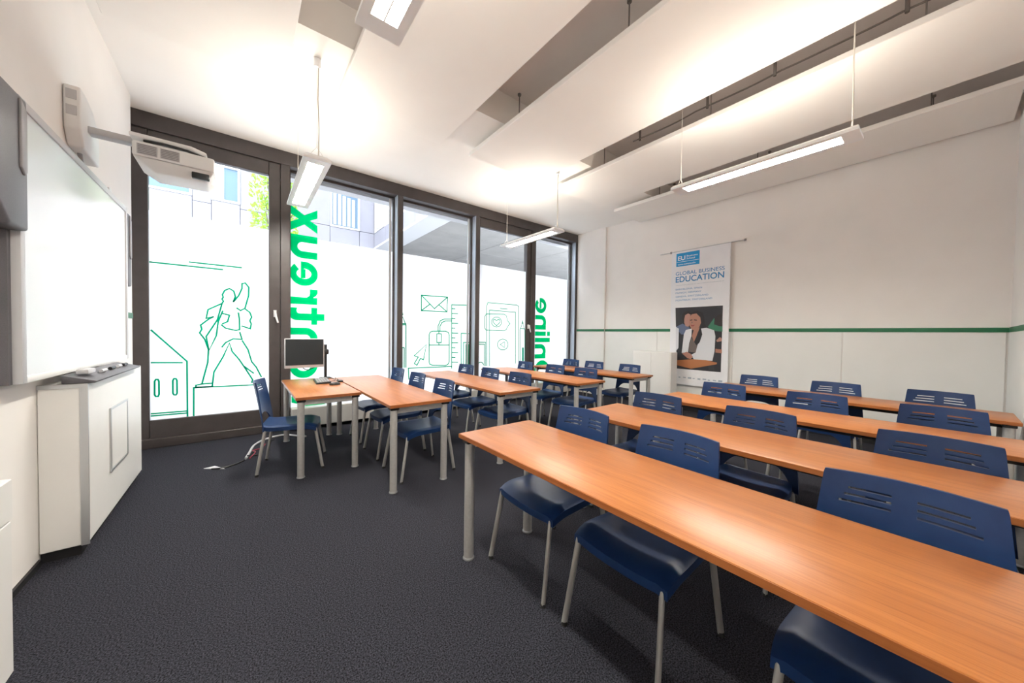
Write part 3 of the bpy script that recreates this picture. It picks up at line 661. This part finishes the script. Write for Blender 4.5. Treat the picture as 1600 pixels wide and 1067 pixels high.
tray.build('pen_tray', 'dgrey', wbd, bevel=0.004, seg=2)
for k, (y, h) in enumerate(((3.45, 0.10), (3.65, 0.10), (3.83, 0.08), (3.98, 0.09))):
    p = MB().tube([(-0.74, y, 1.0495), (-0.74, y+h, 1.0495)], 0.011, 10).build('marker', 'black' if k % 2 else 'lgrey', None, smooth=True)
    tag(p, ['grey marker lying nearest the speaker end of the whiteboard tray', 'black marker on the whiteboard tray, second from the camera', 'pale marker on the whiteboard tray, third from the camera', 'black marker at the window end of the whiteboard tray'][k], 'marker', 'markers on the whiteboard tray')
er = MB().box(-0.785, 3.20, 1.0535, -0.735, 3.33, 1.082).build('board_eraser', 'lgrey', None, bevel=0.006); tag(er, 'light grey eraser on the near end of the whiteboard tray', 'eraser')

cabn = thing('wall_cabinet', 'white boxed floor cabinet below the whiteboard with a square hatch', 'cabinet', (-0.81, 3.75, 0))
bx(XL+0.002, 3.10, 0.06, -0.722, 4.46, 1.005).build('body', 'cab', cabn, bevel=0.004, seg=1)
bx(-0.746, 3.094, 0.06, -0.714, 3.104, 1.008).build('corner_profile', 'alu', cabn)
bx(XL+0.002, 3.094, 0.985, -0.746, 3.102, 1.008).build('top_profile', 'alu', cabn)
bx(XL+0.002, 3.12, 0.0, -0.75, 4.45, 0.06).build('plinth', 'base', cabn)
h = bx(-0.7225, 3.545, 0.36, -0.716, 3.955, 0.77).build('hatch', 'cab', cabn, bevel=0.002, seg=1)
f = MB()
for a in ((3.53, 0.345, 3.545, 0.785), (3.955, 0.345, 3.97, 0.785), (3.545, 0.345, 3.955, 0.36), (3.545, 0.77, 3.955, 0.785)): f.box(-0.7225, a[0], a[1], -0.713, a[2], a[3])
f.build('hatch_frame', 'alu', h)
sb = thing('sideboard', 'white sideboard corner at the bottom left edge of the photo', 'cabinet', (-0.8, 1.7, 0))
bx(XL+0.002, 1.1, 0.0, -0.70, 2.20, 0.588).build('body', 'cab', sb, bevel=0.003, seg=1)
bx(XL+0.002, 1.1, 0.594, -0.698, 2.203, 0.75).build('top_box', 'cab', sb, bevel=0.003, seg=1)

# short-throw projector on a wall arm
pr = thing('wall_projector', 'white short-throw projector on a wall arm above the whiteboard', 'projector', (XL, 3.65, 2.6))
m = MB().prism([(XL+0.002, 3.50, 2.62), (XL+0.002, 3.56, 2.52), (XL+0.002, 3.86, 2.50), (XL+0.002, 3.86, 2.70), (XL+0.002, 3.82, 2.77), (XL+0.002, 3.74, 2.84), (XL+0.002, 3.62, 2.88), (XL+0.002, 3.50, 2.89)], (0.075, 0, 0))
wm = m.build('wall_mount', 'white', pr, bevel=0.012, seg=3)
for z in (2.70, 2.80):
    bx(XL+0.015, 3.497, z, XL+0.06, 3.5005, z+0.06).build('cover_plate', 'lgrey', wm)
MB().tube([(XL+0.03, 3.66, 2.53), (XL+0.035, 3.67, 2.46), (XL+0.02, 3.70, 2.42)], 0.012, 8).build('cable', 'mgrey', wm, smooth=True)
bx(XL+0.07, 3.62, 2.655, -0.50, 3.70, 2.70).build('arm', 'lgrey', pr, bevel=0.006)
ap = MB().prism([(-0.62, 3.52, 2.672), (-0.30, 3.52, 2.672), (-0.22, 3.58, 2.672), (-0.22, 3.72, 2.672), (-0.30, 3.78, 2.672), (-0.62, 3.78, 2.672)], (0, 0, 0.03)).build('arm_cover', 'white', pr, bevel=0.01)
b = MB().hexa([(-0.50, 3.54, 2.455), (-0.22, 3.54, 2.46), (-0.22, 3.78, 2.46), (-0.50, 3.78, 2.455), (-0.60, 3.48, 2.53), (-0.17, 3.48, 2.53), (-0.17, 3.83, 2.53), (-0.60, 3.83, 2.53)])
b.build('lower_case', 'white', pr, bevel=0.012, seg=2)
ub = bx(-0.60, 3.48, 2.531, -0.17, 3.83, 2.635).build('upper_case', 'white', pr, bevel=0.015, seg=2)
for k, x0 in enumerate((-0.575, -0.46)):
    v = bx(x0, 3.477, 2.545, x0+0.10, 3.481, 2.615).build('vent', 'lgrey', ub)
    for i in range(6):
        bx(x0+0.005, 3.475, 2.549+i*0.011, x0+0.095, 3.4775, 2.555+i*0.011).build('vent_slat', 'mgrey', v)
bx(-0.30, 3.497, 2.465, -0.20, 3.530, 2.528).build('lens_window', 'screen', pr, bevel=0.006)
MB().tube([(-0.55, 3.55, 2.665), (-0.45, 3.5, 2.655), (-0.32, 3.5, 2.65), (-0.22, 3.53, 2.64)], 0.009, 6).build('cable', 'black', pr, smooth=True)
ws = bx(XL+0.001, 4.41, 2.44, XL+0.012, 4.48, 2.53).build('wall_socket', 'white', None, bevel=0.003); tag(ws, 'small socket plate on the wall above the whiteboard corner', 'socket')

# ------------------------------------------------------------------ teacher desk items
mn = thing('monitor', 'dark silver-edged computer monitor on a black pole at the teacher desk', 'monitor', (0.82, 4.86, TH))
bx(0.375, 4.735, 0.895, 0.785, 4.765, 1.245).build('case', 'lgrey', mn, bevel=0.006)
bx(0.385, 4.731, 0.930, 0.775, 4.736, 1.237).build('screen', 'screen', mn)
bx(0.50, 4.765, 0.99, 0.66, 4.80, 1.15).build('back_box', 'black', mn, bevel=0.01)
MB().tube([(0.58, 4.80, 1.08), (0.72, 4.86, 1.08), (0.82, 4.86, 1.08)], 0.018, 10).build('arm', 'black', mn, smooth=True)
MB().tube([(0.82, 4.86, TH+0.001), (0.82, 4.86, 1.17)], 0.017, 14).build('pole', 'black', mn, smooth=True)
bx(0.79, 4.83, 1.045, 0.855, 4.89, 1.11).build('clamp', 'black', mn, bevel=0.012)
bx(0.76, 4.80, TH+0.0005, 0.88, 4.92, TH+0.015).build('base_plate', 'black', mn, bevel=0.004)
kb = thing('keyboard', 'black keyboard on the teacher desk below the monitor', 'keyboard', (0.73, 4.55, TH))
kb.rotation_euler = (0, 0, math.radians(-4))
def local(mb, name, m, par, **k):   # geometry given in the parent's own axes
    loc = par.location.copy(); mb.v = [tuple(Vector(v)+loc) for v in mb.v]; return mb.build(name, m, par, **k)
local(MB().hexa([(-0.075, -0.22, 0.001), (0.075, -0.22, 0.001), (0.075, 0.22, 0.001), (-0.075, 0.22, 0.001), (-0.073, -0.218, 0.014), (0.073, -0.218, 0.024), (0.073, 0.218, 0.024), (-0.073, 0.218, 0.014)]), 'case', 'black', kb)
for r in range(5):
    g = MB(); x = -0.062+r*0.026; z = 0.0146+0.0018*r
    for k in range(15): g.box(x, -0.207+k*0.0278, z, x+0.021, -0.207+k*0.0278+0.023, z+0.006)
    local(g, 'key_row', 'mgrey', kb)
ms = thing('computer_mouse', 'black computer mouse on the near end of the teacher desk', 'mouse', (0.80, 4.19, TH))
mm = MB(); n = 10
rings = [(0.0005, 1.0), (0.012, 1.03), (0.022, 0.9), (0.030, 0.62), (0.033, 0.3)]
for z, s in rings:
    for j in range(n):
        a = 2*math.pi*j/n; mm.v.append((0.055*s*math.cos(a), 0.032*s*math.sin(a), z))
for i in range(len(rings)-1):
    for j in range(n): mm.f.append((i*n+j, i*n+(j+1) % n, (i+1)*n+(j+1) % n, (i+1)*n+j))
mm.f.append(tuple(range(n-1, -1, -1))); mm.f.append(tuple((len(rings)-1)*n+j for j in range(n)))
local(mm, 'shell', 'black', ms, smooth=True)
local(MB().tube([(0.02, 0, 0.030), (0.036, 0, 0.026)], 0.004, 8), 'scroll_wheel', 'lgrey', ms)
hub = MB().box(0.87, 4.38, TH+0.0005, 0.925, 4.47, TH+0.02).build('usb_hub', 'black', None, bevel=0.004); tag(hub, 'small black box beside the mouse on the teacher desk', 'hub')
def cord(name, label, pts, r, m, group=None):
    # smooth the polyline with a Catmull-Rom pass
    P = [Vector(p) for p in pts]; out = []
    for i in range(len(P)-1):
        a, b, c, d = P[max(i-1, 0)], P[i], P[i+1], P[min(i+2, len(P)-1)]
        for k in range(6):
            t = k/6; out.append(0.5*((2*b)+(c-a)*t+(2*a-5*b+4*c-d)*t*t+(3*b-a-3*c+d)*t**3))
    out.append(P[-1])
    return tag(MB().tube(out, r, 7).build(name, m, None, smooth=True), label, 'cable', group)
cord('desk_cable', 'thin white cable looping up behind the keyboard', [(0.90, 4.62, TH+0.006), (0.93, 4.70, TH+0.08), (0.97, 4.78, TH+0.12), (0.95, 4.85, TH+0.06), (0.90, 4.80, TH+0.006)], 0.003, 'wire')
cord('desk_cable', 'dark cable hanging below the monitor', [(0.52, 4.785, 0.985), (0.56, 4.80, 0.90), (0.62, 4.82, 0.86), (0.70, 4.84, 0.89), (0.79, 4.85, 0.93)], 0.005, 'black')
cord('desk_cable', 'black cable from the keyboard to the pole', [(0.812, 4.45, TH+0.012), (0.85, 4.50, TH+0.008), (0.89, 4.62, TH+0.007), (0.87, 4.76, TH+0.008)], 0.004, 'black')
cord('floor_cable', 'thick pale cable duct curving over the carpet to the teacher desk', [(0.02, 4.44, 0.012), (0.05, 4.62, 0.012), (0.10, 4.90, 0.012), (0.22, 5.10, 0.012), (0.40, 5.17, 0.012), (0.52, 5.05, 0.012), (0.62, 4.95, 0.012)], 0.012, 'lgrey')
cord('floor_cable', 'black cable tail lying on the carpet before the door sash', [(0.01, 4.40, 0.007), (-0.05, 4.33, 0.007), (-0.15, 4.27, 0.007), (-0.24, 4.30, 0.007)], 0.007, 'black')
cord('floor_cable', 'red cable bundled on the carpet beside the teacher chair', [(0.05, 4.42, 0.010), (0.10, 4.55, 0.030), (0.08, 4.65, 0.022), (0.16, 4.74, 0.010), (0.20, 4.90, 0.006)], 0.005, 'red')
cord('floor_cable', 'black cable looping beside the red one on the carpet', [(0.03, 4.47, 0.03), (0.12, 4.50, 0.010), (0.16, 4.62, 0.025), (0.17, 4.85, 0.012), (0.30, 5.05, 0.006)], 0.005, 'black')
wtip = MB().prism([(-0.30, 4.36, 0.001), (-0.22, 4.30, 0.001), (-0.14, 4.24, 0.001), (-0.22, 4.38, 0.001)], (0, 0, 0.006)).build('cable_cover', 'lgrey', None); tag(wtip, 'flat grey cable cover tip on the carpet', 'cable cover')
pcb = thing('power_strip', 'dark cable box hanging under the teacher desk', 'power strip', (0.69, 4.68, 0.54))
bx(0.63, 4.55, 0.54, 0.74, 4.80, 0.66).build('box', 'black', pcb, bevel=0.006)
bx(0.68, 4.64, 0.66, 0.70, 4.72, TH-0.0285).build('strap', 'black', pcb)

# ------------------------------------------------------------------ banner and low cabinet on the banner wall
bn = thing('roll_banner', 'white hanging banner with blue lettering and a classroom photo', 'banner', (6.26, 2.68, 2.88))
XB = 6.238
bx(XB, 2.197, 0.47, XB+0.004, 3.17, 2.875).build('cloth', 'banner', bn)
MB().tube([(XB+0.012, 2.0, 2.882), (XB+0.012, 3.40, 2.882)], 0.009, 10).build('rod', 'alu', bn, smooth=True)
for y in (2.0, 3.19):
    MB().tube([(XB+0.012, y-0.012, 2.882), (XB+0.012, y+0.012, 2.882)], 0.019, 10).build('rod_knob', 'mgrey', bn, smooth=True)
    MB().tube([(XB+0.012, y+0.03, 2.882), (XR-0.0005, y+0.03, 2.882)], 0.006, 8).build('wall_bracket', 'alu', bn)
M['bblue'] = mat('print_blue', (0.01, 0.30, 0.66), 0.6)
M['btext'] = mat('print_text_blue', (0.04, 0.24, 0.50), 0.6)
M['bgrey'] = mat('print_pale_text', (0.36, 0.42, 0.50), 0.6)
M['pwhite'] = mat('print_white', (0.85, 0.86, 0.88), 0.6)
def flat(pts, name, m, x, parent): return MB().poly([(x, a, b) for a, b in pts]).build(name, m, parent)
lg = flat([(3.086, 2.843), (2.681, 2.843), (2.681, 2.606), (3.086, 2.606)], 'logo', 'bblue', XB-0.0008, bn)
flat([(3.075, 2.683), (2.692, 2.683), (2.692, 2.689), (3.075, 2.689)], 'logo_rule', 'pwhite', XB-0.0016, lg)
R_, U_ = (0, -1, 0), (0, 0, 1)
def line(txt, y, z, w, h, m='btext', bold=0.0, par=bn, dx=0.0012, nm='print_line'):
    return lettering(txt, nm, m, par, (XB-dx, y, z), R_, U_, w, h, bold)
line('EU', 3.055, 2.712, 0.125, 0.078, 'pwhite', 0.02, lg, 0.0018, 'logo_letters')
flat([(2.918, 2.705), (2.914, 2.705), (2.914, 2.80), (2.918, 2.80)], 'logo_rule', 'pwhite', XB-0.0016, lg)
line('Business', 2.898, 2.762, 0.185, 0.030, 'pwhite', 0.012, lg, 0.0018, 'logo_letters')
line('School', 2.898, 2.716, 0.140, 0.030, 'pwhite', 0.012, lg, 0.0018, 'logo_letters')
line('www.euruni.edu', 3.058, 2.628, 0.31, 0.030, 'pwhite', 0.012, lg, 0.0018, 'logo_letters')
line('GLOBAL BUSINESS', 3.092, 2.446, 0.812, 0.064, bold=0.006)
line('EDUCATION', 3.090, 2.318, 0.805, 0.106, 'btext', 0.018)
line('FOUNDATION, BACHELOR, MBA & MASTER PROGRAMMES IN', 3.082, 2.257, 0.794, 0.015, 'bgrey')
line('BARCELONA, SPAIN', 3.086, 2.172, 0.458, 0.034, 'btext', 0.0)
line('MUNICH, GERMANY', 3.085, 2.108, 0.448, 0.034, 'btext', 0.0)
line('GENEVA, SWITZERLAND', 3.083, 2.040, 0.560, 0.034, 'btext', 0.0)
line('MONTREUX, SWITZERLAND', 3.082, 1.974, 0.622, 0.034, 'btext', 0.0)
pcol = {'bg': (0.020, 0.020, 0.026), 'man_hair': (0.02, 0.012, 0.01), 'man_face': (0.42, 0.22, 0.18), 'man_shirt': (0.10, 0.13, 0.22), 'green': (0.03, 0.16, 0.09),
        'girl_hair': (0.02, 0.014, 0.014), 'girl_hand': (0.42, 0.22, 0.17), 'left_arm': (0.62, 0.63, 0.68), 'table_bg': (0.40, 0.18, 0.12), 'hair': (0.012, 0.010, 0.012), 'face': (0.40, 0.19, 0.13),
        'neck': (0.38, 0.18, 0.12), 'top': (0.14, 0.11, 0.10), 'jacket_l': (0.66, 0.67, 0.70), 'jacket_r': (0.66, 0.67, 0.70), 'hand': (0.40, 0.19, 0.14), 'desk': (0.42, 0.16, 0.06),
        'phone': (0.03, 0.03, 0.035), 'dark_leg': (0.03, 0.03, 0.035)}
order = ['man_shirt', 'man_hair', 'man_face', 'green', 'girl_hair', 'girl_hand', 'table_bg', 'left_arm', 'neck', 'top', 'face', 'hair', 'jacket_l', 'jacket_r', 'dark_leg', 'desk', 'phone', 'hand']
M['pr_bg'] = mat('print_bg', pcol['bg'], 0.6)
pb = flat(PH['bg'], 'photo_print', 'pr_bg', XB-0.0006, bn); pb['label'] = 'printed photo of a smiling person in a white blazer'
for i, k in enumerate(order):
    M['pr_'+k] = mat('print_'+k, pcol[k], 0.6)
    flat(PH[k], 'print_shape', 'pr_'+k, XB-0.0008-0.0001*i, pb)
M['pr_lip'] = mat('print_lip', (0.30, 0.07, 0.06), 0.6)
for k, p in FACE_BITS.items():
    flat(p, 'print_shape', 'pr_top' if k == 'nose' else ('pr_lip' if k == 'mouth' else 'pr_hair'), XB-0.0030, pb)
for i in range(9):   # row of small partner marks at the foot
    y = 2.98-i*0.083
    bx(XB-0.0012, y-0.02-0.012*(i % 3), 0.585+0.006*(i % 2), XB-0.0004, y+0.016, 0.605+0.005*(i % 3)).build('print_mark', 'bgrey', bn)

lc = thing('low_cabinet', 'white waist-high cabinet standing in front of the banner', 'cabinet', (6.0, 3.35, 0))
bx(5.90, 2.97, 0.05, 6.12, 3.72, 1.05).build('body', 'cab', lc, bevel=0.004, seg=1)
bx(5.92, 2.985, 0.0, 6.10, 3.705, 0.05).build('plinth', 'base', lc)
bx(5.892, 2.985, 0.06, 5.8995, 3.342, 1.035).build('door', 'cab', lc, bevel=0.002, seg=1)
bx(5.892, 3.348, 0.06, 5.8995, 3.705, 1.035).build('door', 'cab', lc, bevel=0.002, seg=1)
